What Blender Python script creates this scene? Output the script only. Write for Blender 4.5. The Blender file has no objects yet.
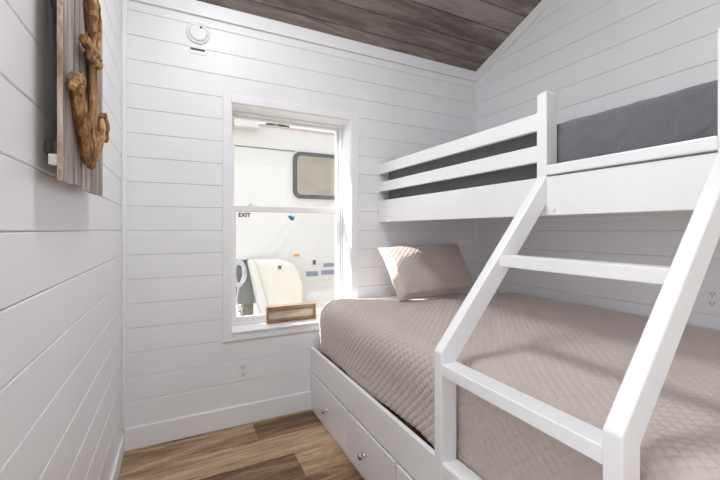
import bpy, bmesh, math, random
import numpy as np
from mathutils import Vector, Matrix
from mathutils.noise import noise as pnoise
random.seed(7)
C = bpy.context.scene.collection
PI = math.pi

# ------------------------------------------------------------------ materials
def newmat(name):
    m = bpy.data.materials.new(name); m.use_nodes = True
    nt = m.node_tree
    return m, nt, nt.nodes['Principled BSDF']

def node(nt, typ, **kw):
    n = nt.nodes.new(typ)
    for k, v in kw.items():
        if k in n.inputs: n.inputs[k].default_value = v
        else: setattr(n, k, v)
    return n

def paint(name, col, rough=.4, bump=.06, scale=35, var=.03, spec=.5):
    """plain painted / moulded surface: faint mottling and brush texture"""
    m, nt, b = newmat(name); L = nt.links
    tc = node(nt, 'ShaderNodeTexCoord')
    n = node(nt, 'ShaderNodeTexNoise', Scale=scale, Detail=4.0)
    n2 = node(nt, 'ShaderNodeTexNoise', Scale=3.0, Detail=3.0)
    L.new(tc.outputs['Object'], n.inputs['Vector']); L.new(tc.outputs['Object'], n2.inputs['Vector'])
    r = node(nt, 'ShaderNodeValToRGB')
    r.color_ramp.elements[0].position = .3; r.color_ramp.elements[1].position = .7
    r.color_ramp.elements[0].color = tuple(c*(1-var) for c in col)+(1,)
    r.color_ramp.elements[1].color = tuple(min(1, c*(1+var*.5)) for c in col)+(1,)
    L.new(n2.outputs['Fac'], r.inputs['Fac']); L.new(r.outputs['Color'], b.inputs['Base Color'])
    bp = node(nt, 'ShaderNodeBump', Strength=bump, Distance=.01)
    L.new(n.outputs['Fac'], bp.inputs['Height']); L.new(bp.outputs['Normal'], b.inputs['Normal'])
    b.inputs['Roughness'].default_value = rough
    b.inputs['Specular IOR Level'].default_value = spec
    return m

def wood(name, cols, stretch=(1.2, 14, 14), rough=.45, bump=.25, knots=True, use_rnd=True, spec=.5):
    """boards: grain stretched along the object's X (or as given), each board its own tone"""
    m, nt, b = newmat(name); L = nt.links
    tc = node(nt, 'ShaderNodeTexCoord')
    at = node(nt, 'ShaderNodeAttribute'); at.attribute_name = 'rnd'
    off = node(nt, 'ShaderNodeVectorMath', operation='SCALE'); off.inputs['Scale'].default_value = 17.0
    comb = node(nt, 'ShaderNodeCombineXYZ')
    L.new(at.outputs['Fac'], comb.inputs[0]); L.new(at.outputs['Fac'], comb.inputs[1]); L.new(at.outputs['Fac'], comb.inputs[2])
    L.new(comb.outputs[0], off.inputs[0])
    mp = node(nt, 'ShaderNodeMapping'); mp.inputs['Scale'].default_value = stretch
    L.new(tc.outputs['Object'], mp.inputs['Vector'])
    add = node(nt, 'ShaderNodeVectorMath', operation='ADD')
    L.new(mp.outputs[0], add.inputs[0]); L.new(off.outputs[0], add.inputs[1])
    n = node(nt, 'ShaderNodeTexNoise', Scale=1.0, Detail=8.0, Roughness=.62, Distortion=1.2)
    L.new(add.outputs[0], n.inputs['Vector'])
    n3 = node(nt, 'ShaderNodeTexNoise', Scale=6.0, Detail=6.0, Roughness=.7)
    L.new(add.outputs[0], n3.inputs['Vector'])
    mixv = node(nt, 'ShaderNodeMath', operation='MULTIPLY_ADD'); mixv.inputs[1].default_value = .3
    L.new(n3.outputs['Fac'], mixv.inputs[0]); L.new(n.outputs['Fac'], mixv.inputs[2])
    rn = node(nt, 'ShaderNodeMath', operation='MULTIPLY_ADD')
    rn.inputs[1].default_value = .26 if use_rnd else 0; rn.inputs[2].default_value = -.27 if use_rnd else -.14
    L.new(at.outputs['Fac'], rn.inputs[0])
    sm = node(nt, 'ShaderNodeMath', operation='ADD')
    L.new(mixv.outputs[0], sm.inputs[0]); L.new(rn.outputs[0], sm.inputs[1])
    r = node(nt, 'ShaderNodeValToRGB'); cr = r.color_ramp
    while len(cr.elements) < len(cols): cr.elements.new(.5)
    for i, c in enumerate(cols):
        cr.elements[i].position = .31+.38*i/(len(cols)-1); cr.elements[i].color = c+(1,)
    L.new(sm.outputs[0], r.inputs['Fac']); L.new(r.outputs['Color'], b.inputs['Base Color'])
    bp = node(nt, 'ShaderNodeBump', Strength=bump, Distance=.004)
    L.new(mixv.outputs[0], bp.inputs['Height']); L.new(bp.outputs['Normal'], b.inputs['Normal'])
    b.inputs['Roughness'].default_value = rough
    b.inputs['Specular IOR Level'].default_value = spec
    return m

def cloth(name, col, col2, weave=420, bump=.35, wr=4.0, wrb=.0, sheen=.3):
    m, nt, b = newmat(name); L = nt.links
    tc = node(nt, 'ShaderNodeTexCoord')
    n = node(nt, 'ShaderNodeTexNoise', Scale=weave, Detail=2.0)
    n2 = node(nt, 'ShaderNodeTexNoise', Scale=wr, Detail=5.0, Distortion=.6)
    for q in (n, n2): L.new(tc.outputs['Object'], q.inputs['Vector'])
    r = node(nt, 'ShaderNodeMix', data_type='RGBA')
    r.inputs['A'].default_value = col+(1,); r.inputs['B'].default_value = col2+(1,)
    L.new(n2.outputs['Fac'], r.inputs['Factor']); L.new(r.outputs['Result'], b.inputs['Base Color'])
    bp = node(nt, 'ShaderNodeBump', Strength=bump, Distance=.0015)
    L.new(n.outputs['Fac'], bp.inputs['Height'])
    bp2 = node(nt, 'ShaderNodeBump', Strength=wrb, Distance=.02)
    L.new(n2.outputs['Fac'], bp2.inputs['Height']); L.new(bp.outputs['Normal'], bp2.inputs['Normal'])
    L.new(bp2.outputs['Normal'], b.inputs['Normal'])
    b.inputs['Roughness'].default_value = .85; b.inputs['Sheen Weight'].default_value = sheen
    b.inputs['Specular IOR Level'].default_value = .2
    return m

M = {}
M['wall'] = paint('white_shiplap_paint', (.835, .84, .86), rough=.38, bump=.05)
M['trim'] = paint('white_trim_paint', (.86, .865, .88), rough=.35, bump=.03)
M['bunk'] = paint('bright_white_gloss_paint', (.85, .85, .865), rough=.3, bump=.04, scale=60)
M['vinyl'] = paint('white_vinyl', (.86, .86, .86), rough=.3, bump=.0)
M['plastic'] = paint('white_plastic', (.80, .80, .80), rough=.35, bump=.0)
M['dark'] = paint('black_plastic', (.02, .02, .022), rough=.5, bump=.0)
M['floor'] = wood('vinyl_plank_floor', [(.10, .05, .022), (.22, .125, .062), (.38, .25, .145), (.56, .41, .27)],
                  stretch=(1.6, 13, 13), rough=.42, bump=.1)
M['ceil'] = wood('dark_stained_ceiling_boards', [(.13, .10, .086), (.20, .165, .148), (.29, .245, .225), (.37, .32, .30)],
                 stretch=(1.8, 12, 12), rough=.5, bump=.3)
M['weathered'] = wood('weathered_grey_planks', [(.12, .09, .075), (.24, .20, .18), (.37, .33, .31), (.55, .52, .50)],
                      stretch=(25, 25, 2.2), rough=.8, bump=.6)
M['rawedge'] = wood('chipped_whitewashed_edge', [(.42, .26, .18), (.72, .58, .50), (.82, .78, .74), (.86, .84, .82)],
                    stretch=(9, 9, 6), rough=.8, bump=.5)
M['drift'] = wood('golden_driftwood', [(.20, .10, .04), (.46, .26, .11), (.66, .42, .20), (.80, .58, .34)],
                  stretch=(26, 26, 5), rough=.7, bump=.7)
M['ply'] = wood('brown_plywood', [(.12, .05, .02), (.26, .12, .05), (.34, .17, .08)], stretch=(8, 1.5, 8), rough=.6, use_rnd=False)
M['tray'] = wood('brown_tray_wood', [(.17, .10, .055), (.30, .20, .12), (.45, .33, .22)], stretch=(3, 30, 30), rough=.4, use_rnd=False)
M['quilt'] = cloth('taupe_quilted_cotton', (.50, .425, .395), (.57, .49, .455), weave=350, bump=.3)
M['grey'] = cloth('dark_grey_bedding', (.125, .125, .135), (.17, .17, .18), weave=260, bump=.7, wr=12, wrb=.6)
M['sheet'] = cloth('white_sheet', (.78, .77, .76), (.84, .83, .82), weave=500, bump=.1)
m, nt, b = newmat('brushed_chrome'); b.inputs['Metallic'].default_value = 1; b.inputs['Roughness'].default_value = .22
b.inputs['Base Color'].default_value = (.55, .55, .57, 1); M['chrome'] = m
m, nt, b = newmat('window_glass'); nt.nodes.remove(b)
tr = node(nt, 'ShaderNodeBsdfTransparent'); gl = node(nt, 'ShaderNodeBsdfGlossy', Roughness=.02)
lw = node(nt, 'ShaderNodeLayerWeight', Blend=.5)
pw_ = node(nt, 'ShaderNodeMath', operation='POWER'); pw_.inputs[1].default_value = 5
nt.links.new(lw.outputs['Facing'], pw_.inputs[0])
fr = node(nt, 'ShaderNodeMath', operation='MULTIPLY_ADD'); fr.inputs[1].default_value = .6; fr.inputs[2].default_value = .04
nt.links.new(pw_.outputs[0], fr.inputs[0]); mx = node(nt, 'ShaderNodeMixShader')
nt.links.new(fr.outputs[0], mx.inputs[0]); nt.links.new(tr.outputs[0], mx.inputs[1]); nt.links.new(gl.outputs[0], mx.inputs[2])
nt.links.new(mx.outputs[0], nt.nodes['Material Output'].inputs[0]); M['glass'] = m
M['fibre'] = paint('white_trailer_fibreglass', (.70, .69, .665), rough=.3, bump=.0)
M['cream'] = paint('cream_moulded_plastic', (.76, .73, .66), rough=.4, bump=.02)
M['steel'] = paint('dull_grey_steel', (.22, .23, .24), rough=.5, bump=.1)
M['rubber'] = paint('dark_grey_rubber_gasket', (.09, .09, .09), rough=.5, bump=.0)
M['hose'] = paint('pale_grey_hose', (.62, .64, .68), rough=.4, bump=.0)
M['orange'] = paint('amber_lens', (.75, .33, .05), rough=.3, bump=.0)
M['teal'] = paint('teal_sticker', (.03, .30, .42), rough=.4, bump=.0)
M['blue'] = paint('slate_blue_decal', (.26, .29, .38), rough=.4, bump=.0)
M['exit'] = paint('dark_red_lettering', (.10, .02, .02), rough=.5, bump=.0)
M['gravel'] = paint('pale_gravel', (.34, .325, .295), rough=.9, bump=.8, scale=60, var=.3)
M['leaf'] = paint('green_leaves', (.07, .09, .04), rough=.6, bump=.1, var=.3)
M['weed'] = paint('dry_grey_green_weed', (.17, .18, .12), rough=.8, bump=.1, var=.3)
M['bark'] = paint('brown_bark', (.10, .07, .05), rough=.9, bump=.6)
m, nt, b = newmat('trailer_window_tint'); b.inputs['Base Color'].default_value = (.30, .27, .22, 1)
b.inputs['Roughness'].default_value = .08; tcx = node(nt, 'ShaderNodeTexCoord')
nz = node(nt, 'ShaderNodeTexNoise', Scale=3.0, Detail=3.0); nt.links.new(tcx.outputs['Object'], nz.inputs['Vector'])
rr = node(nt, 'ShaderNodeValToRGB'); rr.color_ramp.elements[0].color = (.26, .23, .18, 1); rr.color_ramp.elements[1].color = (.46, .43, .37, 1)
nt.links.new(nz.outputs['Fac'], rr.inputs['Fac']); nt.links.new(rr.outputs['Color'], b.inputs['Base Color']); M['tint'] = m
m, nt, b = newmat('lamp_diffuser'); b.inputs['Emission Color'].default_value = (.97, .98, 1, 1)
b.inputs['Emission Strength'].default_value = 30.0; M['lamp'] = m

# ------------------------------------------------------------------ helpers
def tag(o, label=None, cat=None, group=None, kind=None):
    if label: o['label'] = label
    if cat: o['category'] = cat
    if group: o['group'] = group
    if kind: o['kind'] = kind
    return o

def thing(name, label, cat, loc=(0, 0, 0), group=None):
    o = bpy.data.objects.new(name, None); C.objects.link(o); o.location = loc; o.empty_display_size = .05
    return tag(o, label, cat, group)

def obj(name, bm, mat, parent=None, smooth=False, bevel=0, rnd=None):
    """link the bmesh (in world coordinates) as one object, child of parent if given"""
    me = bpy.data.meshes.new(name)
    bmesh.ops.recalc_face_normals(bm, faces=bm.faces)
    bm.to_mesh(me); bm.free()
    me.materials.append(mat)
    if smooth:
        for p in me.polygons: p.use_smooth = True
    o = bpy.data.objects.new(name, me); C.objects.link(o)
    # origin at the base centre of the mesh
    if len(me.vertices):
        co = np.empty(len(me.vertices)*3); me.vertices.foreach_get('co', co); co = co.reshape(-1, 3)
        c = (co.min(0)+co.max(0))/2; c[2] = co[:, 2].min()
        if mat in (M['floor'], M['ceil'], M['wall']): c = np.zeros(3)
        me.transform(Matrix.Translation(Vector(-c)))
        o.location = Vector(c)
    if parent:
        w = Vector(parent.location); p = parent.parent
        while p: w += Vector(p.location); p = p.parent
        o.parent = parent; o.location = o.location - w
    if bevel:
        md = o.modifiers.new('bevel', 'BEVEL'); md.width = bevel; md.segments = 2; md.limit_method = 'ANGLE'
    return o

def box(bm, x0, x1, y0, y1, z0, z1):
    v = [bm.verts.new((x, y, z)) for x in (x0, x1) for y in (y0, y1) for z in (z0, z1)]
    for f in ((0, 1, 3, 2), (4, 6, 7, 5), (0, 4, 5, 1), (2, 3, 7, 6), (0, 2, 6, 4), (1, 5, 7, 3)):
        bm.faces.new([v[i] for i in f])
    return v

def B(*boxes):
    bm = bmesh.new()
    for b_ in boxes: box(bm, *b_)
    return bm

def prism(bm, pts, axis, a0, a1):
    """polygon pts extruded along axis ('x': pts are (y,z); 'y': (x,z); 'z': (x,y))"""
    def mk(p, a):
        return {'x': (a, p[0], p[1]), 'y': (p[0], a, p[1]), 'z': (p[0], p[1], a)}[axis]
    A = [bm.verts.new(mk(p, a0)) for p in pts]; D = [bm.verts.new(mk(p, a1)) for p in pts]
    n = len(pts)
    bm.faces.new(A); bm.faces.new(D[::-1])
    fs = []
    for i in range(n): fs.append(bm.faces.new((A[i], A[(i+1) % n], D[(i+1) % n], D[i])))
    return fs

def P(pts, axis, a0, a1):
    bm = bmesh.new(); prism(bm, pts, axis, a0, a1); return bm

def tube(bm, pts, r, seg=10, cap=True, jit=0):
    rings = []; n = len(pts); up = Vector((.13, .31, .94))
    for i, p in enumerate(pts):
        p = Vector(p); t = (Vector(pts[min(i+1, n-1)])-Vector(pts[max(i-1, 0)])).normalized()
        a = t.cross(up); a = a.normalized() if a.length > 1e-4 else Vector((1, 0, 0)); b_ = t.cross(a).normalized()
        rr_ = r[i] if isinstance(r, (list, tuple)) else r
        rings.append([bm.verts.new(p+(a*math.cos(2*PI*k/seg)+b_*math.sin(2*PI*k/seg))*rr_*(1+random.uniform(-jit, jit))) for k in range(seg)])
    for i in range(n-1):
        for k in range(seg):
            bm.faces.new((rings[i][k], rings[i][(k+1) % seg], rings[i+1][(k+1) % seg], rings[i+1][k]))
    if cap: bm.faces.new(rings[0][::-1]); bm.faces.new(rings[-1])

def lathe(bm, prof, centre, axis='z', seg=32):
    """prof: list of (radius, height) revolved about axis through centre"""
    rings = []
    for (r, h) in prof:
        ring = []
        for k in range(seg if r > 1e-6 else 1):
            c, s = math.cos(2*PI*k/seg)*r, math.sin(2*PI*k/seg)*r
            p = {'z': (c, s, h), 'y': (c, h, s), 'x': (h, c, s)}[axis]
            ring.append(bm.verts.new(Vector(p)+Vector(centre)))
        rings.append(ring)
    for a, b_ in zip(rings, rings[1:]):
        for k in range(seg):
            k2 = (k+1) % seg
            if len(a) == 1 and len(b_) == 1: continue
            if len(a) == 1: bm.faces.new((a[0], b_[k2], b_[k]))
            elif len(b_) == 1: bm.faces.new((a[k], a[k2], b_[0]))
            else: bm.faces.new((a[k], a[k2], b_[k2], b_[k]))

def rounded(x0, x1, z0, z1, r, n=6):
    pts = []
    for cx, cz, a0 in ((x1-r, z1-r, 0), (x0+r, z1-r, 90), (x0+r, z0+r, 180), (x1-r, z0+r, 270)):
        for k in range(n+1):
            a = math.radians(a0+90*k/n); pts.append((cx+r*math.cos(a), cz+r*math.sin(a)))
    return pts

def struct(o, label=None): return tag(o, label, kind='structure')

# ------------------------------------------------------------------ room numbers (metres)
W = 2.41; YF = -3.05; CZ = 2.40; SL = .40; G0 = 1.0056; PT = .127
def cz(y): return CZ - SL*y
WX0, WX1, WZ0, WZ1 = .531, 1.297, .540, 1.872      # window opening
TH = .20

# shiplap boards: profile (depth into room, height), chamfered edges, real grooves
def shiplap(plane, smin, smax, zmin, zmax, holes=(), clip=None):
    bm = bmesh.new(); t = .012; c = .0026; g = .0006
    lay = bm.faces.layers.float.new('rnd')
    k = math.floor((zmin-G0)/PT)
    while G0+k*PT < zmax:
        z0 = max(zmin, G0+k*PT+g); z1 = min(zmax, G0+(k+1)*PT-g); k += 1
        if z1-z0 < .01: continue
        cuts = sorted({z0, z1} | {h for H in holes for h in H[2:4] if z0+.003 < h < z1-.003})
        for za, zb in zip(cuts, cuts[1:]):
            segs = [(smin, smax)]
            for (hs0, hs1, hz0, hz1) in holes:
                if za < hz1-1e-4 and zb > hz0+1e-4:
                    segs = [q for s0, s1 in segs for q in ((s0, min(s1, hs0)), (max(s0, hs1), s1)) if q[1]-q[0] > .004]
            c0 = c if za == z0 else 0; c1 = c if zb == z1 else 0
            for s0, s1 in segs:
                pr = [(0, za), (t-c0, za)]
                if c0: pr.append((t, za+c0))
                if c1: pr.append((t, zb-c1))
                pr += [(t-c1, zb), (0, zb)]
                r_ = random.random()
                if plane == 'back': pp = [(-d, z) for d, z in pr]; prism(bm, [(p[0], p[1]) for p in pp], 'x', s0, s1)
                elif plane == 'left': prism(bm, [(d, z) for d, z in pr], 'y', s0, s1)
                elif plane == 'right': prism(bm, [(-d, z) for d, z in pr], 'y', s0, s1)
    # boards stand proud of the backing; shift so that their faces lie on the room plane
    off = {'back': Vector((0, .012, 0)), 'left': Vector((-.012, 0, 0)), 'right': Vector((W+.012, 0, 0))}[plane]
    bmesh.ops.translate(bm, verts=bm.verts, vec=off)
    return bm

def backing(bm, parts):
    for p in parts: box(bm, *p)

# back wall: shiplap + backing with a hole
bm = shiplap('back', 0, W, 0, CZ, holes=[(WX0, WX1, WZ0, WZ1)])
backing(bm, [(-.15, WX0, .012, TH, -.1, 2.6), (WX1, W+.15, .012, TH, -.1, 2.6), (WX0, WX1, .012, TH, -.1, WZ0), (WX0, WX1, .012, TH, WZ1, 2.6)])
struct(obj('wall_back', bm, M['wall']))

def clip_ceiling(bm):
    n = Vector((0, SL, 1)).normalized()
    r = bmesh.ops.bisect_plane(bm, geom=bm.verts[:]+bm.edges[:]+bm.faces[:], plane_co=(0, 0, CZ+.012), plane_no=n, clear_outer=True)
    bmesh.ops.holes_fill(bm, edges=[e for e in bm.edges if e.is_boundary], sides=0)

LW = (-2.66, -1.57, .70, 2.20)      # unseen window added in the left wall for fill light on the aisle
bm = shiplap('left', YF, 0, 0, 3.7, holes=[LW])
backing(bm, [(-.15, -.012, YF-.15, LW[0], -.1, 3.7), (-.15, -.012, LW[1], .012, -.1, 3.7), (-.15, -.012, LW[0], LW[1], -.1, LW[2]), (-.15, -.012, LW[0], LW[1], LW[3], 3.7)]); clip_ceiling(bm)
struct(obj('wall_left', bm, M['wall']))
bm = shiplap('right', YF, 0, 0, 3.7); backing(bm, [(W+.012, W+.15, YF-.15, .012, -.1, 3.7)]); clip_ceiling(bm)
struct(obj('wall_right', bm, M['wall']))
# front wall behind the viewer; unseen doorway added, widened to let in fill daylight
bm = B((-.15, .16, YF-.12, YF, -.1, cz(YF)), (1.8, W+.15, YF-.12, YF, -.1, cz(YF)), (.16, 1.8, YF-.12, YF, 2.12, cz(YF)))
struct(obj('wall_front', bm, M['trim']))
bm = B((.09, .16, YF, YF+.015, 0, 2.19), (1.8, 1.87, YF, YF+.015, 0, 2.19), (.16, 1.8, YF, YF+.015, 2.12, 2.19))
struct(obj('trim_4', bm, M['trim'], bevel=.003))

# floor: staggered vinyl planks
bm = bmesh.new(); lay = bm.faces.layers.float.new('rnd')
def plank(bm, lay, x0, x1, y0, y1, z1, z0, ch):
    g = .0006; n0 = len(bm.faces)
    b0 = [bm.verts.new(p) for p in ((x0+g, y0+g, z0), (x1-g, y0+g, z0), (x1-g, y1-g, z0), (x0+g, y1-g, z0))]
    b1 = [bm.verts.new(p) for p in ((x0+g, y0+g, z1-ch), (x1-g, y0+g, z1-ch), (x1-g, y1-g, z1-ch), (x0+g, y1-g, z1-ch))]
    b2 = [bm.verts.new(p) for p in ((x0+g+ch, y0+g+ch, z1), (x1-g-ch, y0+g+ch, z1), (x1-g-ch, y1-g-ch, z1), (x0+g+ch, y1-g-ch, z1))]
    fs = [bm.faces.new(b2)]
    for q, w_ in ((b0, b1), (b1, b2)):
        for i in range(4): fs.append(bm.faces.new((q[i], q[(i+1) % 4], w_[(i+1) % 4], w_[i])))
    r_ = random.random()
    for f in fs: f[lay] = r_
joint = {0: [.65], 1: [-.1, 1.5], 2: [.787], 3: [.05, 1.3]}
pw = .19; y = -.03+pw; row = -1
tones = [.35, .2, .75, .55, .1, .9, .45, .65]
ti = 0
while y > YF:
    y0, y1 = max(YF-.02, y-pw), min(y, .01)
    js = joint.get(row, [random.uniform(.2, 1.0), random.uniform(1.2, 2.2)])
    xs = [-.01]+[j for j in sorted(js) if 0 < j < W]+[W+.01]
    for a, b_ in zip(xs, xs[1:]):
        plank(bm, lay, a, b_, y0, y1, 0, -.008, .0006)
    y -= pw; row += 1
box(bm, -.15, W+.15, YF-.2, .2, -.12, -.009)
struct(obj('floor', bm, M['floor']))

# ceiling: dark boards running across, sloping up away from the window wall
bm = bmesh.new(); lay = bm.faces.layers.float.new('rnd')
t = -.05; bwid = .143; Lc = abs(YF)/math.cos(math.atan(SL))+.2; k = 0
while t < Lc:
    xs = [-.05, random.uniform(.3, 2.1), W+.05] if k % 2 else [-.05, W+.05]
    for a, b_ in zip(xs, xs[1:]): plank(bm, lay, a, b_, t, t+bwid-.003, .012, 0, .004)
    t += bwid; k += 1
box(bm, -.15, W+.15, -.25, Lc, -.1, 0)
fi = math.atan(SL)
# local (x, t, n): t runs up the slope towards -Y, n points down into the room
R = Matrix(((1, 0, 0), (0, -math.cos(fi), -math.sin(fi)), (0, math.sin(fi), -math.cos(fi))))
for v in bm.verts: v.co = R @ v.co + Vector((0, 0, CZ+.013))
struct(obj('ceiling', bm, M['ceil']))

# crown trims
bm = B((0, W, -.016, 0, CZ-.075, CZ+.004)); struct(obj('trim_1', bm, M['trim'], bevel=.003))
bm = P([(0, CZ-.078), (0, CZ), (YF, cz(YF)), (YF, cz(YF)-.078)], 'x', W-.016, W); struct(obj('trim_2', bm, M['trim'], bevel=.003))
bm = P([(0, CZ-.078), (0, CZ), (YF, cz(YF)), (YF, cz(YF)-.078)], 'x', 0, .016); struct(obj('trim_3', bm, M['trim'], bevel=.003))
# corner beads
struct(obj('trim_5', B((0, .02, -.012, 0, .12, CZ-.075)), M['trim'], bevel=.003))
struct(obj('trim_6', B((W-.012, W, -.012, 0, .12, CZ-.075)), M['trim'], bevel=.003))
# baseboards
struct(obj('baseboard_back', B((.012, 1.018, -.014, 0, 0, .113)), M['trim'], bevel=.003))
struct(obj('baseboard_left', B((0, .012, YF, 0, 0, .09)), M['trim'], bevel=.003))

# ------------------------------------------------------------------ window
win = bpy.data.objects.new('window_1', None); C.objects.link(win); win.location = (.914, .1, WZ0); struct(win)
bm = B((WX0-.046, WX0, -.010, .0, WZ0-.046, WZ1+.046), (WX1, WX1+.05, -.010, .0, WZ0-.046, WZ1+.046),
       (WX0, WX1, -.010, .0, WZ1, WZ1+.046), (WX0, WX1, -.010, .0, WZ0-.046, WZ0-.004))
obj('window_casing', bm, M['trim'], win, bevel=.002)
bm = B((WX0, WX0+.006, -.002, .16, WZ0, WZ1), (WX1-.006, WX1, -.002, .16, WZ0, WZ1), (WX0+.006, WX1-.006, -.002, .16, WZ1-.006, WZ1))
obj('window_jamb', bm, M['trim'], win)
obj('window_sill', B((WX0, WX1, -.018, .16, WZ0-.004, WZ0+.008)), M['trim'], win, bevel=.003)
a, b_ = WX0+.006, WX1-.006; c_, d_ = WZ0+.008, WZ1-.006
bm = B((a, a+.014, .125, .195, c_, d_), (b_-.014, b_, .125, .195, c_, d_), (a+.014, b_-.014, .125, .195, d_-.014, d_), (a+.014, b_-.014, .125, .195, c_, c_+.022))
obj('window_frame', bm, M['vinyl'], win, bevel=.002)
def sash(x0, x1, z0, z1, y0, y1, bt, bb, bs, nm):
    bm = B((x0, x0+bs, y0, y1, z0, z1), (x1-bs, x1, y0, y1, z0, z1), (x0+bs, x1-bs, y0, y1, z1-bt, z1), (x0+bs, x1-bs, y0, y1, z0, z0+bb))
    s = obj(nm, bm, M['vinyl'], win, bevel=.003)
    ym = (y0+y1)/2
    obj('window_pane', B((x0+bs-.004, x1-bs+.004, ym-.002, ym+.002, z0+bb-.004, z1-bt+.004)), M['glass'], s)
    return s
sash(a+.014, b_-.014, 1.25, d_-.014, .162, .186, .016, .03, .020, 'upper_sash')
ls = sash(a+.014, b_-.014, c_+.022, 1.288, .134, .160, .036, .026, .028, 'lower_sash')
for lx in (.665,):
    bm = B((lx-.025, lx+.025, .134, .156, 1.288, 1.296)); lathe(bm, [(0, 1.306), (.012, 1.305), (.012, 1.296)], (lx, .146, 0), 'z', 16)
    obj('sash_lock', bm, M['vinyl'], win)

w2 = bpy.data.objects.new('fill_window', None); C.objects.link(w2); w2.location = (-.08, -2.06, LW[2]); struct(w2)  # added window out of view, brightens the bed side from the left
y0, y1, z0, z1 = LW
obj('window_casing', B((-.005, .010, y0-.05, y0, z0-.05, z1+.05), (-.005, .010, y1, y1+.05, z0-.05, z1+.05), (-.005, .010, y0, y1, z1, z1+.05), (-.005, .010, y0, y1, z0-.05, z0)), M['trim'], w2, bevel=.002)
obj('window_frame', B((-.15, -.005, y0, y0+.03, z0, z1), (-.15, -.005, y1-.03, y1, z0, z1), (-.15, -.005, y0+.03, y1-.03, z1-.03, z1), (-.15, -.005, y0+.03, y1-.03, z0, z0+.03), (-.10, -.07, y0+.03, y1-.03, 1.46, 1.49)), M['vinyl'], w2)
obj('window_pane', B((-.088, -.084, y0+.03, y1-.03, z0+.03, z1-.03)), M['glass'], w2)

# lettering / sticker on the lower pane
def text(name, body, size, loc, rot, mat, ext=.0004, parent=None):
    cu = bpy.data.curves.new(name, 'FONT'); cu.body = body; cu.size = size; cu.extrude = ext; cu.offset = size*.045
    o = bpy.data.objects.new(name, cu); C.objects.link(o); o.location = loc; o.rotation_euler = rot
    bpy.context.view_layer.update()
    me = bpy.data.meshes.new_from_object(o.evaluated_get(bpy.context.evaluated_depsgraph_get()))
    mw = o.matrix_world.copy(); bpy.data.objects.remove(o)
    bm = bmesh.new(); bm.from_mesh(me); bm.transform(mw)
    return obj(name, bm, mat, parent)
e = text('exit_sticker', 'EXIT', .036, (.592, .1445, 1.217), (PI/2, 0, 0), M['exit'])
tag(e, 'dark EXIT lettering in the upper left corner of the lower window pane', 'sticker')
bm = P([(.905, 1.226), (.925, 1.232), (.94, 1.222), (.952, 1.226), (.948, 1.205), (.935, 1.195), (.918, 1.205)], 'y', .1435, .1445)
tag(obj('window_sticker', bm, M['teal']), 'small teal sticker near the top centre of the lower window pane', 'sticker')

# wooden tray on the sill
ty0, ty1, tx0, tx1, tz0, tz1 = .066, .122, .752, 1.075, WZ0+.008, WZ0+.112
tr_ = thing('wooden_tray', 'small brown wooden tray standing on edge on the white window sill', 'tray', ((tx0+tx1)/2, .094, tz0))
bm = B((tx0, tx1, ty0, ty1, tz0, tz0+.010), (tx0, tx1, ty0, ty1, tz1-.010, tz1), (tx0, tx0+.012, ty0, ty1, tz0+.010, tz1-.010), (tx1-.012, tx1, ty0, ty1, tz0+.010, tz1-.010))
obj('tray_rim', bm, M['tray'], tr_, bevel=.002)
M['pale'] = wood('pale_tray_back', [(.45, .37, .28), (.62, .54, .44), (.78, .72, .63)], stretch=(3, 30, 30), rough=.3, use_rnd=False)
tag(obj('tray_back', B((tx0+.012, tx1-.012, ty1-.040, ty1-.030, tz0+.010, tz1-.010)), M['pale'], tr_), 'pale wooden back')
for zz in (.014, .070):
    obj('tray_slat', B((tx0+.012, tx1-.012, ty0+.006, ty0+.014, tz0+zz, tz0+zz+.012)), M['tray'], tr_, bevel=.002)

# ------------------------------------------------------------------ bunk bed
XB = 1.008; XU = 1.510; YE = -2.0
bed = thing('bunk_bed', 'white painted bunk bed with slanted ladder, guard rails and storage drawers', 'bunk bed', (1.7, -1.0, 0))
def bp_(name, bm, mat=None, bevel=.003, parent=bed): return obj(name, bm, mat or M['bunk'], parent, bevel=bevel)
bp_('front_rail', B((XB+.004, XB+.024, YE, -.002, .243, .392)))
bp_('bed_box', B((XB+.028, 2.395, YE, -.016, .02, .238)))
bp_('face_frame', B((XB+.006, XB+.026, -.030, -.002, 0, .241), (XB+.006, XB+.026, YE, -.030, 0, .014), (XB+.006, XB+.026, YE, YE+.03, .014, .241)), bevel=.001)
obj('platform', B((XB+.026, 2.395, YE, -.016, .30, .352)), M['ply'], bed)
for y1, y0 in ((-.036, -.565), (-.576, -1.014), (-1.025, -1.480), (-1.491, -1.965)):
    bm = B((XB+.001, XB+.026, y0, y1, .018, .233))
    d = bp_('drawer', bm, bevel=.003)
    yc = {-.036: -.294, -.576: -.756}.get(y1, (y0+y1)/2)
    bm = bmesh.new(); lathe(bm, [(.0, 0), (.009, 0), (.007, -.004), (.005, -.012), (.006, -.016), (.014, -.020), (.0155, -.025), (.012, -.030), (0, -.032)], (XB+.003, yc, .117), 'x', 24)
    obj('drawer_knob', bm, M['chrome'], d, smooth=True)
# ladder
z0L, zk = .236, .742; sl = .84
fx = lambda z: XB+sl*(z-zk)
ztop = zk+(XU-XB)/sl
back = lambda z: fx(z)+.090
zb = zk-(.090-.063)/sl
zbt = zk+(XU-.090-XB)/sl
for (ya, yb) in ((-1.299, -1.261), (-1.831, -1.793)):
    poly = [(XB, z0L), (XB, zk), (XU-.001, ztop), (XU-.001, zbt), (XB+.063, zb), (XB+.063, z0L)]
    bp_('ladder_rail', P(poly, 'y', ya, yb), bevel=.004)
for zt, th, x0 in ((1.047, .040, fx(1.047)), (.706, .038, XB), (.388, .040, XB+.002)):
    bp_('ladder_rung', B((x0, x0+.064, -1.794, -1.298, zt-th, zt)), bevel=.003)
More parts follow.
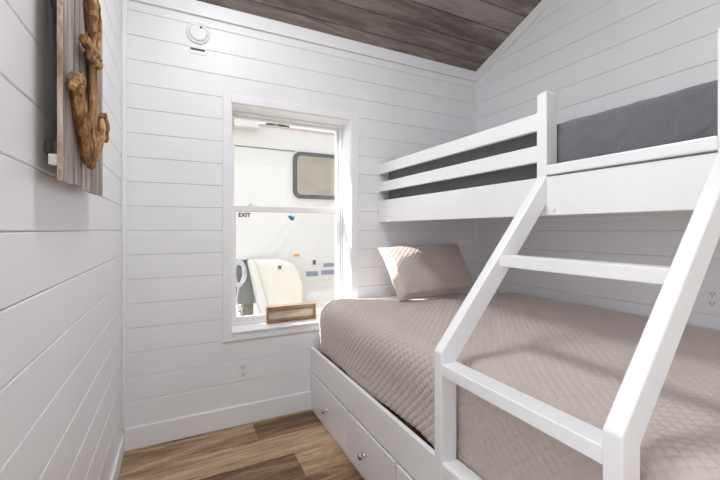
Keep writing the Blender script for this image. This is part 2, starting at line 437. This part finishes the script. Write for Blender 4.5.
# upper bunk
uz0, uz1 = 1.190, 1.338
bp_('upper_front_rail', B((XU, XU+.026, YE+.003, -.002, uz0, uz1)))
bp_('upper_back_rail', B((2.384, 2.408, YE, -.002, uz0, uz1)))
bp_('upper_end_rail', B((XU+.0265, 2.3835, YE+.003, YE+.029, uz0, uz1)))
obj('upper_platform', B((XU+.027, 2.383, YE+.027, -.003, uz0+.02, uz0+.04)), M['bunk'], bed)
for z0, z1 in ((1.400, 1.466), (1.524, 1.592)):
    bp_('guard_rail', B((XU+.004, XU+.026, -1.259, -.002, z0, z1)))
    bp_('guard_rail', B((XU+.004, XU+.026, YE+.040, -1.834, z0, z1)))
def post(y0, y1):
    bm = bmesh.new(); x0, x1 = XU-.001, XU+.058; zt = 1.671; c = .014
    box(bm, x0, x1, y0, y1, uz0, zt-c)
    v = [bm.verts.new(p) for p in ((x0, y0, zt-c), (x1, y0, zt-c), (x1, y1, zt-c), (x0, y1, zt-c), (x0+c, y0+c*.7, zt), (x1-c, y0+c*.7, zt), (x1-c, y1-c*.7, zt), (x0+c, y1-c*.7, zt))]
    bm.faces.new(v[4:])
    for i in range(4): bm.faces.new((v[i], v[(i+1) % 4], v[4+(i+1) % 4], v[4+i]))
    bmesh.ops.remove_doubles(bm, verts=bm.verts, dist=.0001)
    bp_('bunk_post', bm, bevel=0)
post(-1.300, -1.258); post(-1.835, -1.793)
post(YE-.001, YE+.041)
bp_('ladder_opening_rail', B((XU-.008, XU+.022, -1.794, -1.299, 1.343, 1.381)), bevel=.005)
bm = bmesh.new(); lathe(bm, [(0, 0), (.006, 0), (.006, -.004), (0, -.005)], (XU, -1.33, 1.212), 'x', 12)
obj('bolt', bm, M['bunk'], bed)

# ------------------------------------------------------------------ soft goods
def soft_box(name, x0, x1, y0, y1, z0, z1, r, mat, parent=None, res=.03, amp=.004, freq=5, seed=0):
    """mattress-like box with round edges and gentle lumps"""
    bm = bmesh.new()
    nx, ny, nz = int((x1-x0)/res), int((y1-y0)/res), max(4, int((z1-z0)/res))
    box(bm, 0, 1, 0, 1, 0, 1); 
    bmesh.ops.delete(bm, geom=bm.verts[:], context='VERTS')
    cx, cy, czz = (x0+x1)/2, (y0+y1)/2, (z0+z1)/2; hx, hy, hz = (x1-x0)/2, (y1-y0)/2, (z1-z0)/2
    def face(fn, nu, nv):
        g = [[bm.verts.new(fn(i/nu*2-1, j/nv*2-1)) for j in range(nv+1)] for i in range(nu+1)]
        for i in range(nu):
            for j in range(nv): bm.faces.new((g[i][j], g[i+1][j], g[i+1][j+1], g[i][j+1]))
    for s in (-1, 1):
        face(lambda u, v: (u*hx, v*hy, s*hz), nx, ny)
        face(lambda u, v: (u*hx, s*hy, v*hz), nx, nz)
        face(lambda u, v: (s*hx, u*hy, v*hz), ny, nz)
    bmesh.ops.remove_doubles(bm, verts=bm.verts, dist=1e-5)
    for v in bm.verts:
        p = v.co; q = Vector((max(-hx+r, min(hx-r, p.x)), max(-hy+r, min(hy-r, p.y)), max(-hz+r, min(hz-r, p.z))))
        d = p-q; n = d.normalized() if d.length > 1e-6 else Vector((0, 0, 0))
        pos = q+n*min(r, d.length)+Vector((cx, cy, czz))
        pos += n*amp*pnoise(Vector((pos.x*freq+seed, pos.y*freq, pos.z*freq)))
        v.co = pos
    return obj(name, bm, mat, parent, smooth=True)

mt = thing('upper_mattress', 'mattress in a dark grey cover lying on the upper bunk', 'mattress', (1.95, -1.0, 1.23))
soft_box('mattress_core', XU+.085, 2.360, YE+.065, -.020, uz0+.046, 1.46, .02, M['sheet'], mt)
soft_box('grey_coverlet', XU+.064, 2.378, YE+.045, -.004, uz0+.044, 1.555, .03, M['grey'], mt, res=.012, amp=.003, freq=16)
tag(mt.children[-1], 'dark grey wrinkled coverlet')

lm = thing('lower_mattress', 'white sheeted mattress on the lower bunk, showing along the window wall', 'mattress', (1.73, -1.0, .36))
soft_box('fitted_sheet', 1.098, 2.392, YE+.03, -.012, .354, .676, .05, M['sheet'], lm, res=.02, amp=.004)

# quilt: grid following the mattress, quilted in small diamonds
prof = [(2.388, .692), (2.33, .702)]
prof += [(x, .704) for x in np.linspace(2.25, 1.20, 24)]
arc = [(1.150, .7035), (1.115, .697), (1.085, .682), (1.064, .658), (1.052, .628), (1.047, .59), (1.048, .55), (1.052, .51), (1.053, .47), (1.052, .43), (1.052, .378)]
prof += arc
prof = np.array(prof); dl = np.r_[0, np.cumsum(np.hypot(*np.diff(prof, axis=0).T))]
NS = 500; NY = 580
S = np.linspace(0, dl[-1], NS+1)
PX = np.interp(S, dl, prof[:, 0]); PZ = np.interp(S, dl, prof[:, 1])
k5 = np.ones(5)/5
for _ in range(2):
    PX[2:-2] = np.convolve(PX, k5, 'valid'); PZ[2:-2] = np.convolve(PZ, k5, 'valid')
TX = np.gradient(PX); TZ = np.gradient(PZ); ln = np.hypot(TX, TZ); NX = TZ/ln*1.0; NZ = -TX/ln
def ystart(x):
    return float(np.interp(x, [1.05, 1.10, 1.25, 1.45, 1.9, 2.4], [-.055, -.075, -.12, -.25, -.43, -.38]))
verts = []; sp = .037
for i in range(NS+1):
    ys = ystart(PX[i])
    for j in range(NY+1):
        t = j/NY; y = ys*(1-t)+(-1.985)*t
        a = (S[i]+y)/sp; b2 = (S[i]-y)/sp
        pat = (abs(math.sin(PI*a))*abs(math.sin(PI*b2)))**.45
        sub = .35*abs(math.sin(PI*a*3))*abs(math.sin(PI*b2))
        h = .0058*(pat-.6)
        big = pnoise(Vector((PX[i]*2.2, y*1.7, PZ[i]*2+3)))*.011+pnoise(Vector((PX[i]*6, y*4.5, PZ[i]*6)))*.005
        if PX[i] < 1.1 and PZ[i] < .66: big += .008*math.sin(y*9+1.3)*(.66-PZ[i])/.25
        if PX[i] > 2.3: big *= .3; h *= .6
        if PZ[i] > .64: edge = min(1, t*NY/15); h -= .010*(1-edge)**2
        nrm = (-NX[i], NZ[i]) if False else (NX[i], NZ[i])
        x = PX[i]+nrm[0]*(h+big); z = PZ[i]+nrm[1]*(h+big)
        if PZ[i] < .45: z += .012*pnoise(Vector((0, y*5, 9)))*(.45-PZ[i])/.05
        xm = 1.046 if z < .44 else 1.03
        lad = max(0, min(1, (-1.19-y)/.08)); lad = lad*lad*(3-2*lad); x += .040*lad*max(0, 1-(x-1.04)/.25); xm += .034*lad
        verts.append((max(xm, x), y, z))
faces = [(i*(NY+1)+j, (i+1)*(NY+1)+j, (i+1)*(NY+1)+j+1, i*(NY+1)+j+1) for i in range(NS) for j in range(NY)]
me = bpy.data.meshes.new('quilt'); me.from_pydata(verts, [], faces); me.update()
# make normals face outward (up)
if me.polygons[20000].normal.z < 0: me.flip_normals()
for p in me.polygons: p.use_smooth = True
me.materials.append(M['quilt'])
q = bpy.data.objects.new('quilt', me); C.objects.link(q)
md = q.modifiers.new('thick', 'SOLIDIFY'); md.thickness = .008; md.offset = -1
tag(q, 'taupe diamond-stitched quilt spread over the lower bunk mattress', 'quilt')

# pillow leaning on the window wall
def pillow(name, TL, TR, BR, BL, th, mat):
    TL, TR, BR, BL = map(Vector, (TL, TR, BR, BL)); n = (TR-BL).cross(TL-BR).normalized()
    if n.y > 0: n = -n
    N = 150; bm = bmesh.new()
    def pt(u, v, side):
        # pinched edges between the corners
        uu = u; vv = v
        p = (TL*(1-u)*(v)+TR*u*v+BR*u*(1-v)+BL*(1-u)*(1-v))
        c = (TL+TR+BR+BL)/4
        cu, cv = 2*u-1, 2*v-1
        inset = .045*((1-cu*cu)*abs(cv)**6+(1-cv*cv)*abs(cu)**6)
        p = p+(c-p)*inset
        w = max(0, (1-cu**4)*(1-cv**4))
        f = .5*th*w**.55
        fl = min(1, min(u, 1-u, v, 1-v)/.055)          # flat flange all round
        f *= fl**.6
        a = (u*.66+v*.42)/.036; b2 = (u*.66-v*.42)/.036
        h = .0040*((abs(math.sin(PI*a))*abs(math.sin(PI*b2)))**.45-.5)*fl
        wr = .007*pnoise(Vector((u*4, v*4, side*3)))*fl
        return p+n*side*(f+.003+(h if side > 0 else 0)+wr)
    gr = {}
    for side in (1, -1):
        for i in range(N+1):
            for j in range(N+1):
                gr[side, i, j] = bm.verts.new(pt(i/N, j/N, side))
        for i in range(N):
            for j in range(N):
                bm.faces.new([gr[side, i+a_, j+c_] for a_, c_ in ((0, 0), (1, 0), (1, 1), (0, 1))])
    for i in range(N):
        for j in (0, N):
            bm.faces.new((gr[1, i, j], gr[1, i+1, j], gr[-1, i+1, j], gr[-1, i, j])); bm.faces.new((gr[1, j, i], gr[1, j, i+1], gr[-1, j, i+1], gr[-1, j, i]))
    return obj(name, bm, mat, smooth=True)
pl = pillow('pillow', (1.435, -.120, 1.018), (2.125, -.095, 1.027), (2.105, -.330, .712), (1.425, -.395, .712), .15, M['quilt'])
tag(pl, 'taupe quilted pillow leaning on the window wall at the head of the lower bunk', 'pillow')

# ------------------------------------------------------------------ wall art on the left wall
art = thing('anchor_wall_art', 'driftwood anchor mounted on a weathered grey plank panel on the left wall', 'wall art', (.02, -1.057, 1.24))
ax0, ax1 = .036, .042; ay0, ay1 = -1.289, -.826; az0, az1 = 1.240, 1.785
pls = 5
bm = bmesh.new(); lay = bm.faces.layers.float.new('rnd')
for i in range(pls):
    ya = ay0+(ay1-ay0)*i/pls+.001; yb = ay0+(ay1-ay0)*(i+1)/pls-.001
    n0 = len(bm.faces); r_ = [.7, .3, .85, .5, .6][i]
    # ragged outline per plank
    L_ = [(ya+random.uniform(-.001, .0008), z) for z in np.linspace(az0+random.uniform(-.004, .003), az1+random.uniform(-.004, .004), 14)]
    R_ = [(yb+random.uniform(-.0008, .001), z) for z in np.linspace(az1+random.uniform(-.004, .004), az0+random.uniform(-.004, .003), 14)]
    prism(bm, L_+R_, 'x', ax0+random.uniform(0, .001), ax1-random.uniform(0, .0015))
    bm.faces.ensure_lookup_table()
    for f in bm.faces[n0:]: f[lay] = r_
pan = obj('plank_panel', bm, M['weathered'], art)
bm = bmesh.new()
zs = np.linspace(az0-.004, az1+.004, 40)
prism(bm, [(ay0-.0045+random.uniform(-.0016, .0016), z) for z in zs]+[(ay0, zs[-1]), (ay0, zs[0])], 'x', ax0-.001, ax1+.001)
tag(obj('panel_edge', bm, M['rawedge'], art), 'pale chipped edge')
obj('back_batten', B((.001, ax0, -1.24, -.88, 1.30, 1.325)), M['weathered'], art)
obj('back_batten', B((.001, ax0, -1.24, -.88, 1.70, 1.725)), M['weathered'], art)
tag(obj('hanging_clip', B((.020, .036, -1.292, -1.274, 1.268, 1.290)), M['plastic'], art, bevel=.002), 'small white clip')
def stick(pts, r, seg=8, jit=.18, n=9):
    """gnarled stick along the polyline pts (y, z, x)"""
    P3 = [Vector((p[2] if len(p) > 2 else .052, p[0], p[1])) for p in pts]
    d = [0]
    for a_, c_ in zip(P3, P3[1:]): d.append(d[-1]+(c_-a_).length)
    out = []; rad = []
    for k in range(n+1):
        s = d[-1]*k/n
        i = max(0, min(len(P3)-2, sum(1 for q_ in d if q_ <= s)-1))
        f = (s-d[i])/max(1e-6, d[i+1]-d[i]); p = P3[i].lerp(P3[i+1], f)
        out.append(p+Vector((random.uniform(-.001, .001), random.uniform(-.003, .003), random.uniform(-.003, .003))))
        rad.append(.66*r*(1-.25*abs(2*k/n-1)**3)*random.uniform(.88, 1.1))
    bm = bmesh.new(); tube(bm, out, rad, seg, jit=jit)
    return obj('driftwood_stick', bm, M['drift'], art, smooth=False)
# shank
stick([(-1.060, 1.70), (-1.055, 1.60), (-1.064, 1.48), (-1.075, 1.34)], .015)
stick([(-1.085, 1.60, .056), (-1.082, 1.50, .058), (-1.095, 1.36, .056)], .011)
stick([(-1.030, 1.58, .055), (-1.035, 1.48, .057), (-1.06, 1.37, .055)], .010)
# top ring and head
ring = [(-1.02+.052*math.cos(a_), 1.695+.062*math.sin(a_), .056) for a_ in np.linspace(0, 2*PI, 13)]
stick(ring, .010, n=22)
stick([(-1.10, 1.765, .057), (-1.085, 1.70, .057), (-1.075, 1.645, .057)], .020)
# stock: stubby cross pieces
stick([(-1.165, 1.585, .056), (-1.10, 1.59, .058), (-1.01, 1.60, .057)], .021)
stick([(-1.135, 1.560, .062), (-1.06, 1.565, .063), (-.985, 1.60, .058)], .016)
# arms
stick([(-1.245, 1.470), (-1.215, 1.42), (-1.165, 1.365), (-1.105, 1.305)], .018, n=12)
stick([(-1.225, 1.46, .058), (-1.19, 1.405, .06), (-1.145, 1.355, .06), (-1.095, 1.33, .058)], .013, n=10)
stick([(-.915, 1.465), (-.935, 1.42), (-.985, 1.365), (-1.075, 1.300)], .018, n=12)
stick([(-.945, 1.455, .058), (-.965, 1.40, .06), (-1.01, 1.36, .06), (-1.07, 1.32, .058)], .013, n=10)
# flukes
stick([(-1.275, 1.435, .056), (-1.25, 1.468, .058), (-1.215, 1.478, .056)], .017)
stick([(-1.25, 1.43, .062), (-1.235, 1.455, .062), (-1.225, 1.485, .06)], .016)
stick([(-.885, 1.42, .056), (-.905, 1.455, .058), (-.94, 1.470, .056)], .017)
stick([(-.905, 1.40, .060), (-.915, 1.44, .062), (-.93, 1.478, .06)], .015)
# crown pieces
stick([(-1.12, 1.40, .060), (-1.105, 1.35, .062), (-1.085, 1.295, .058)], .014)
stick([(-1.035, 1.40, .060), (-1.06, 1.35, .062), (-1.085, 1.30, .060)], .013)

# ------------------------------------------------------------------ small wall fittings
sd = thing('smoke_alarm', 'round white smoke alarm high on the window wall', 'smoke alarm', (.357, -.01, 2.229))
bm = bmesh.new(); lathe(bm, [(0, 0), (.060, 0), (.060, -.007), (.056, -.010), (.050, -.0095), (.047, -.011), (.046, -.015), (.040, -.019), (0, -.020)], (.357, 0, 2.229), 'y', 48)
obj('alarm_body', bm, M['plastic'], sd, smooth=False)
bm = bmesh.new(); lathe(bm, [(0, 0), (.007, 0), (.007, -.003), (0, -.004)], (.371, -.0175, 2.257), 'y', 16)
tag(obj('alarm_button', bm, M['rubber'], sd), 'small dark sensor dot')
vt = thing('wall_slot', 'small dark horizontal slot on the window wall just under the smoke alarm', 'slot', (.355, -.004, 2.125))
obj('slot_plate', B((.310, .402, -.004, 0, 2.112, 2.148)), M['wall'], vt, bevel=.001)
tag(obj('slot_opening', B((.318, .392, -.0055, -.004, 2.132, 2.143)), M['dark'], vt), 'dark opening')

def outlet(name, label, P0, u, n):
    """P0 centre, u horizontal unit vector along wall, n into the room"""
    t = thing(name, label, 'outlet', P0, 'white wall outlets'); P0 = Vector(P0); u = Vector(u); n = Vector(n); z = Vector((0, 0, 1))
    def slab(w, h, d0, d1, cu=0, cv=0):
        bm = bmesh.new(); vs = []
        for d in (d0, d1):
            for a_, c_ in ((-w, -h), (w, -h), (w, h), (-w, h)): vs.append(bm.verts.new(P0+u*(a_+cu)+z*(c_+cv)+n*d))
        for f in ((0, 1, 2, 3), (4, 5, 6, 7), (0, 1, 5, 4), (1, 2, 6, 5), (2, 3, 7, 6), (3, 0, 4, 7)): bm.faces.new([vs[i] for i in f])
        return bm
    obj('cover_plate', slab(.034, .056, 0, .004), M['wall'], t, bevel=.0015)
    for s in (-.021, .021):
        r_ = obj('socket', slab(.016, .014, .005, .007, 0, s), M['plastic'], t, bevel=.001)
        for cu, w in ((-.0065, .0014), (.0065, .0014)):
            obj('slot', slab(w, .0048, .007, .0074, cu, s+.003), M['dark'], r_)
        obj('ground_hole', slab(.0024, .0024, .007, .0074, 0, s-.008), M['dark'], r_)
    return t
outlet('wall_outlet', 'white wall outlet low on the window wall below the window', (.598, 0, .312), (1, 0, 0), (0, -1, 0))
outlet('wall_outlet', 'white wall outlet on the right wall just above the lower bunk quilt', (W, -1.462, .826), (0, 1, 0), (-1, 0, 0))

# ceiling lamp above the aisle (out of view, lights the room)
LY = -1.25; LX = .58; LZ = cz(LY)-.012
cl = thing('ceiling_lamp', 'flush round white ceiling lamp above the aisle', 'lamp', (LX, LY, LZ))
bm = bmesh.new(); lathe(bm, [(0, 0.02), (.26, .02), (.26, -.10), (.25, -.105), (0, -.105)], (LX, LY, LZ), 'z', 40); obj('lamp_base', bm, M['plastic'], cl)
bm = bmesh.new(); lathe(bm, [(0, -.106), (.245, -.106), (.24, -.125), (.20, -.15), (.11, -.168), (0, -.173)], (LX, LY, LZ), 'z', 40); obj('lamp_shade', bm, M['lamp'], cl, smooth=True)

# ------------------------------------------------------------------ outside
GZ = -.80
struct(obj('ground', B((-14, 18, -14, 22, GZ-.1, GZ)), M['gravel']))
TY = 2.0
tr = thing('camper_trailer', 'white fibreglass camper trailer parked outside the window', 'trailer', (2.4, 3.1, GZ))
obj('trailer_body', P([(.1, .80), (.0, 1.0), (.0, 2.28), (.06, 2.335), (6.0, 2.335), (6.0, -.35), (1.15, -.35), (1.15, .80)], 'y', TY, TY+2.3), M['fibre'], tr, bevel=.01)
tag(obj('roof_edge', B((.0, 6.0, TY-.012, TY-.001, 2.318, 2.335)), paint('pinkish_trim', (.55, .42, .40), bump=0), tr), 'thin pinkish roof trim')
tag(obj('seam_strip', B((.0, 1.50, TY-.008, TY-.001, 2.060, 2.068)), M['rubber'], tr), 'dark seam strip')
pts = rounded(1.475, 2.25, 1.510, 2.062, .09)
w_ = obj('trailer_window', P(pts, 'y', TY-.03, TY-.001), M['rubber'], tr); tag(w_, 'dark framed window with round corners')
obj('window_pane', P(rounded(1.52, 2.205, 1.555, 2.017, .06), 'y', TY-.033, TY-.0305), M['tint'], w_)
obj('awning_cap', B((.55, 1.055, TY-.14, TY-.013, 2.25, 2.62)), M['fibre'], tr, bevel=.01)
tag(obj('marker_light', P(rounded(1.490, 1.550, .825, .850, .008), 'y', TY-.02, TY-.001), M['orange'], tr), 'orange marker light')
obj('door_latch', B((1.722, 1.755, TY-.02, TY-.001, .715, .770)), M['rubber'], tr, bevel=.003)
for x0, z0, x1, z1 in ((1.640, .575, 1.79, .635), (1.83, .585, 2.00, .640), (1.86, .68, 2.00, .725)):
    tag(obj('decal', P(rounded(x0, x1, z0, z1, .008), 'y', TY-.004, TY-.001), M['blue'], tr), 'slate blue decal bar')
obj('compartment_door', B((1.60, 2.15, TY-.006, TY-.0005, .53, .54)), M['cream'], tr)
# moulded cream cover in front of the trailer
cv = thing('equipment_cover', 'cream moulded cover with sloping white edge beside the trailer', 'cover', (1.3, 1.8, GZ))
cp = [(.965, .80), (1.02, .815), (1.27, .815), (1.40, .765), (1.475, .66), (1.52, .50), (1.50, .20), (1.50, GZ+.02), (1.45, GZ+.02), (1.22, GZ+.02), (1.22, .0), (1.105, .33)]
obj('cover_shell', P(cp, 'y', 1.72, 1.97), M['cream'], cv, bevel=.02)
tag(obj('cover_edge', P([(.935, .80), (.975, .822), (1.115, .33), (1.225, 0), (1.225, GZ), (1.13, GZ), (1.13, 0), (1.03, .33)], 'y', 1.68, 1.90), M['fibre'], cv, bevel=.008), 'white sloping edge')
obj('cover_crease', P([(1.03, .76), (1.18, .70), (1.33, .71), (1.335, .70), (1.18, .688), (1.03, .745)], 'y', 1.712, 1.7195), M['cream'], cv)
obj('cover_latch', B((1.232, 1.262, 1.70, 1.72, .715, .750)), M['rubber'], cv, bevel=.003)
# jack post with hose coil
jk = thing('jack_post', 'dull grey steel jack post under the trailer nose', 'jack', (.98, 2.2, GZ))
obj('jack_tube', B((.93, 1.05, 2.15, 2.27, GZ+.02, .80)), M['steel'], jk, bevel=.01)
obj('jack_foot', B((.86, 1.12, 2.08, 2.34, GZ, GZ+.02)), M['steel'], jk)
obj('jack_bracket', B((.74, 1.14, 2.06, 2.148, .30, .80)), M['steel'], jk, bevel=.01)
bm = bmesh.new()
pts = []
for k in range(6*24+1):
    a_ = 2*PI*k/24; t_ = k/144
    rx = .055+.018*math.sin(t_*9); rz = .125+.02*math.cos(t_*13)
    pts.append((.865+rx*math.cos(a_)+.006*math.sin(t_*17), 2.0+.012*t_*3-.03, .655+rz*math.sin(a_)))
pts += [(.86, 1.99, .50), (.84, 2.0, .35), (.90, 1.98, .15), (.86, 1.95, -.2), (.90, 1.9, GZ+.015)]
tube(bm, pts, .0105, 8)
tag(obj('hose_coil', bm, M['hose'], smooth=True), 'pale garden hose coiled and hung from the jack bracket under the trailer nose', 'hose')
# weeds below
def weed(name, x, y, h, n, label):
    bm = bmesh.new()
    for k in range(n):
        a_ = random.uniform(0, 2*PI); l = h*random.uniform(.6, 1); sp_ = random.uniform(.05, .22)
        p = [Vector((x, y, GZ)), Vector((x+sp_*.35*math.cos(a_), y+sp_*.35*math.sin(a_), GZ+l*.6)), Vector((x+sp_*math.cos(a_), y+sp_*math.sin(a_), GZ+l))]
        tube(bm, p, [.005, .004, .001], 4)
        for m_ in range(7):
            f = random.uniform(.3, 1); c_ = p[0].lerp(p[2], f)
            d1 = Vector((random.uniform(-1, 1), random.uniform(-1, 1), random.uniform(-.3, 1))).normalized()*.05
            d2 = d1.cross(Vector((random.uniform(-1, 1), random.uniform(-1, 1), 1))).normalized()*.014
            bm.faces.new([bm.verts.new(q_) for q_ in (c_, c_+d1*.5+d2, c_+d1, c_+d1*.5-d2)])
    return tag(obj(name, bm, M['weed']), label, 'plant')
weed('weed_clump', .80, 1.75, 1.22, 60, 'tall dry weed clump below the hose coil outside the window')
# tree beyond the trailer
te = thing('tree', 'dark leafy tree rising behind the trailer roof', 'tree', (2.6, 8.0, GZ))
bm = bmesh.new(); tube(bm, [(2.6, 8, GZ), (2.68, 8, 1.5), (2.7, 8.05, 3.3)], [.16, .12, .07], 10); obj('trunk', bm, M['bark'], te)
bm = bmesh.new()
for k in range(5000):
    v = Vector((random.gauss(0, 1), random.gauss(0, 1), random.gauss(0, 1))).normalized()*random.uniform(.5, 1)**.5
    c_ = Vector((2.75+v.x*.62, 8+v.y*.6, 3.35+v.z*.78))
    d1 = Vector((random.uniform(-1, 1), random.uniform(-1, 1), random.uniform(-1, 1))).normalized()*.09
    d2 = d1.cross(Vector((random.uniform(-1, 1), random.uniform(-1, 1), .5))).normalized()*.04
    bm.faces.new([bm.verts.new(q_) for q_ in (c_-d1, c_+d2, c_+d1, c_-d2)])
obj('foliage', bm, M['leaf'], te)

# ------------------------------------------------------------------ light
w = bpy.data.worlds.new('sky'); bpy.context.scene.world = w; w.use_nodes = True
bg = w.node_tree.nodes['Background']; bg.inputs[0].default_value = (.93, .96, 1, 1); bg.inputs[1].default_value = 1.0
nt = w.node_tree
tcw = node(nt, 'ShaderNodeTexCoord'); dt = node(nt, 'ShaderNodeVectorMath', operation='DOT_PRODUCT')
dt.inputs[1].default_value = Vector((-1, .25, .45)).normalized()
nt.links.new(tcw.outputs['Generated'], dt.inputs[0])
mx_ = node(nt, 'ShaderNodeMath', operation='MAXIMUM'); mx_.inputs[1].default_value = 0; nt.links.new(dt.outputs['Value'], mx_.inputs[0])
pw = node(nt, 'ShaderNodeMath', operation='POWER'); pw.inputs[1].default_value = 2.0; nt.links.new(mx_.outputs[0], pw.inputs[0])
ma = node(nt, 'ShaderNodeMath', operation='MULTIPLY_ADD'); ma.inputs[1].default_value = 2.0; ma.inputs[2].default_value = 1.0
nt.links.new(pw.outputs[0], ma.inputs[0]); nt.links.new(ma.outputs[0], bg.inputs[1])

sun = bpy.data.lights.new('sun', 'SUN'); sun.energy = 9; sun.angle = math.radians(.6); sun.color = (1, .96, .90)
so = bpy.data.objects.new('sun', sun); C.objects.link(so)
SD = Vector((1, -.55, -1.08))
so.rotation_euler = SD.to_track_quat('-Z', 'Y').to_euler(); so.location = (-3, 4, 6)

# ------------------------------------------------------------------ camera
cam = bpy.data.cameras.new('camera'); co = bpy.data.objects.new('camera', cam); C.objects.link(co)
cam.sensor_width = 36; cam.lens = 366.97/720*36; cam.shift_y = -(240-229.86)/720; cam.clip_start = .02
co.location = (.2523, -2.2314, 1.1358); co.rotation_euler = (PI/2, 0, -math.radians(26.497))
sc = bpy.context.scene; sc.camera = co
sc.view_settings.view_transform = 'Standard'; sc.view_settings.look = 'None'; sc.view_settings.gamma = 1
sc.view_settings.use_curve_mapping = False; sc.view_settings.exposure = .16
sc.cycles.max_bounces = 10; sc.cycles.diffuse_bounces = 7; sc.cycles.use_denoising = True
sc.cycles.sample_clamp_indirect = 8
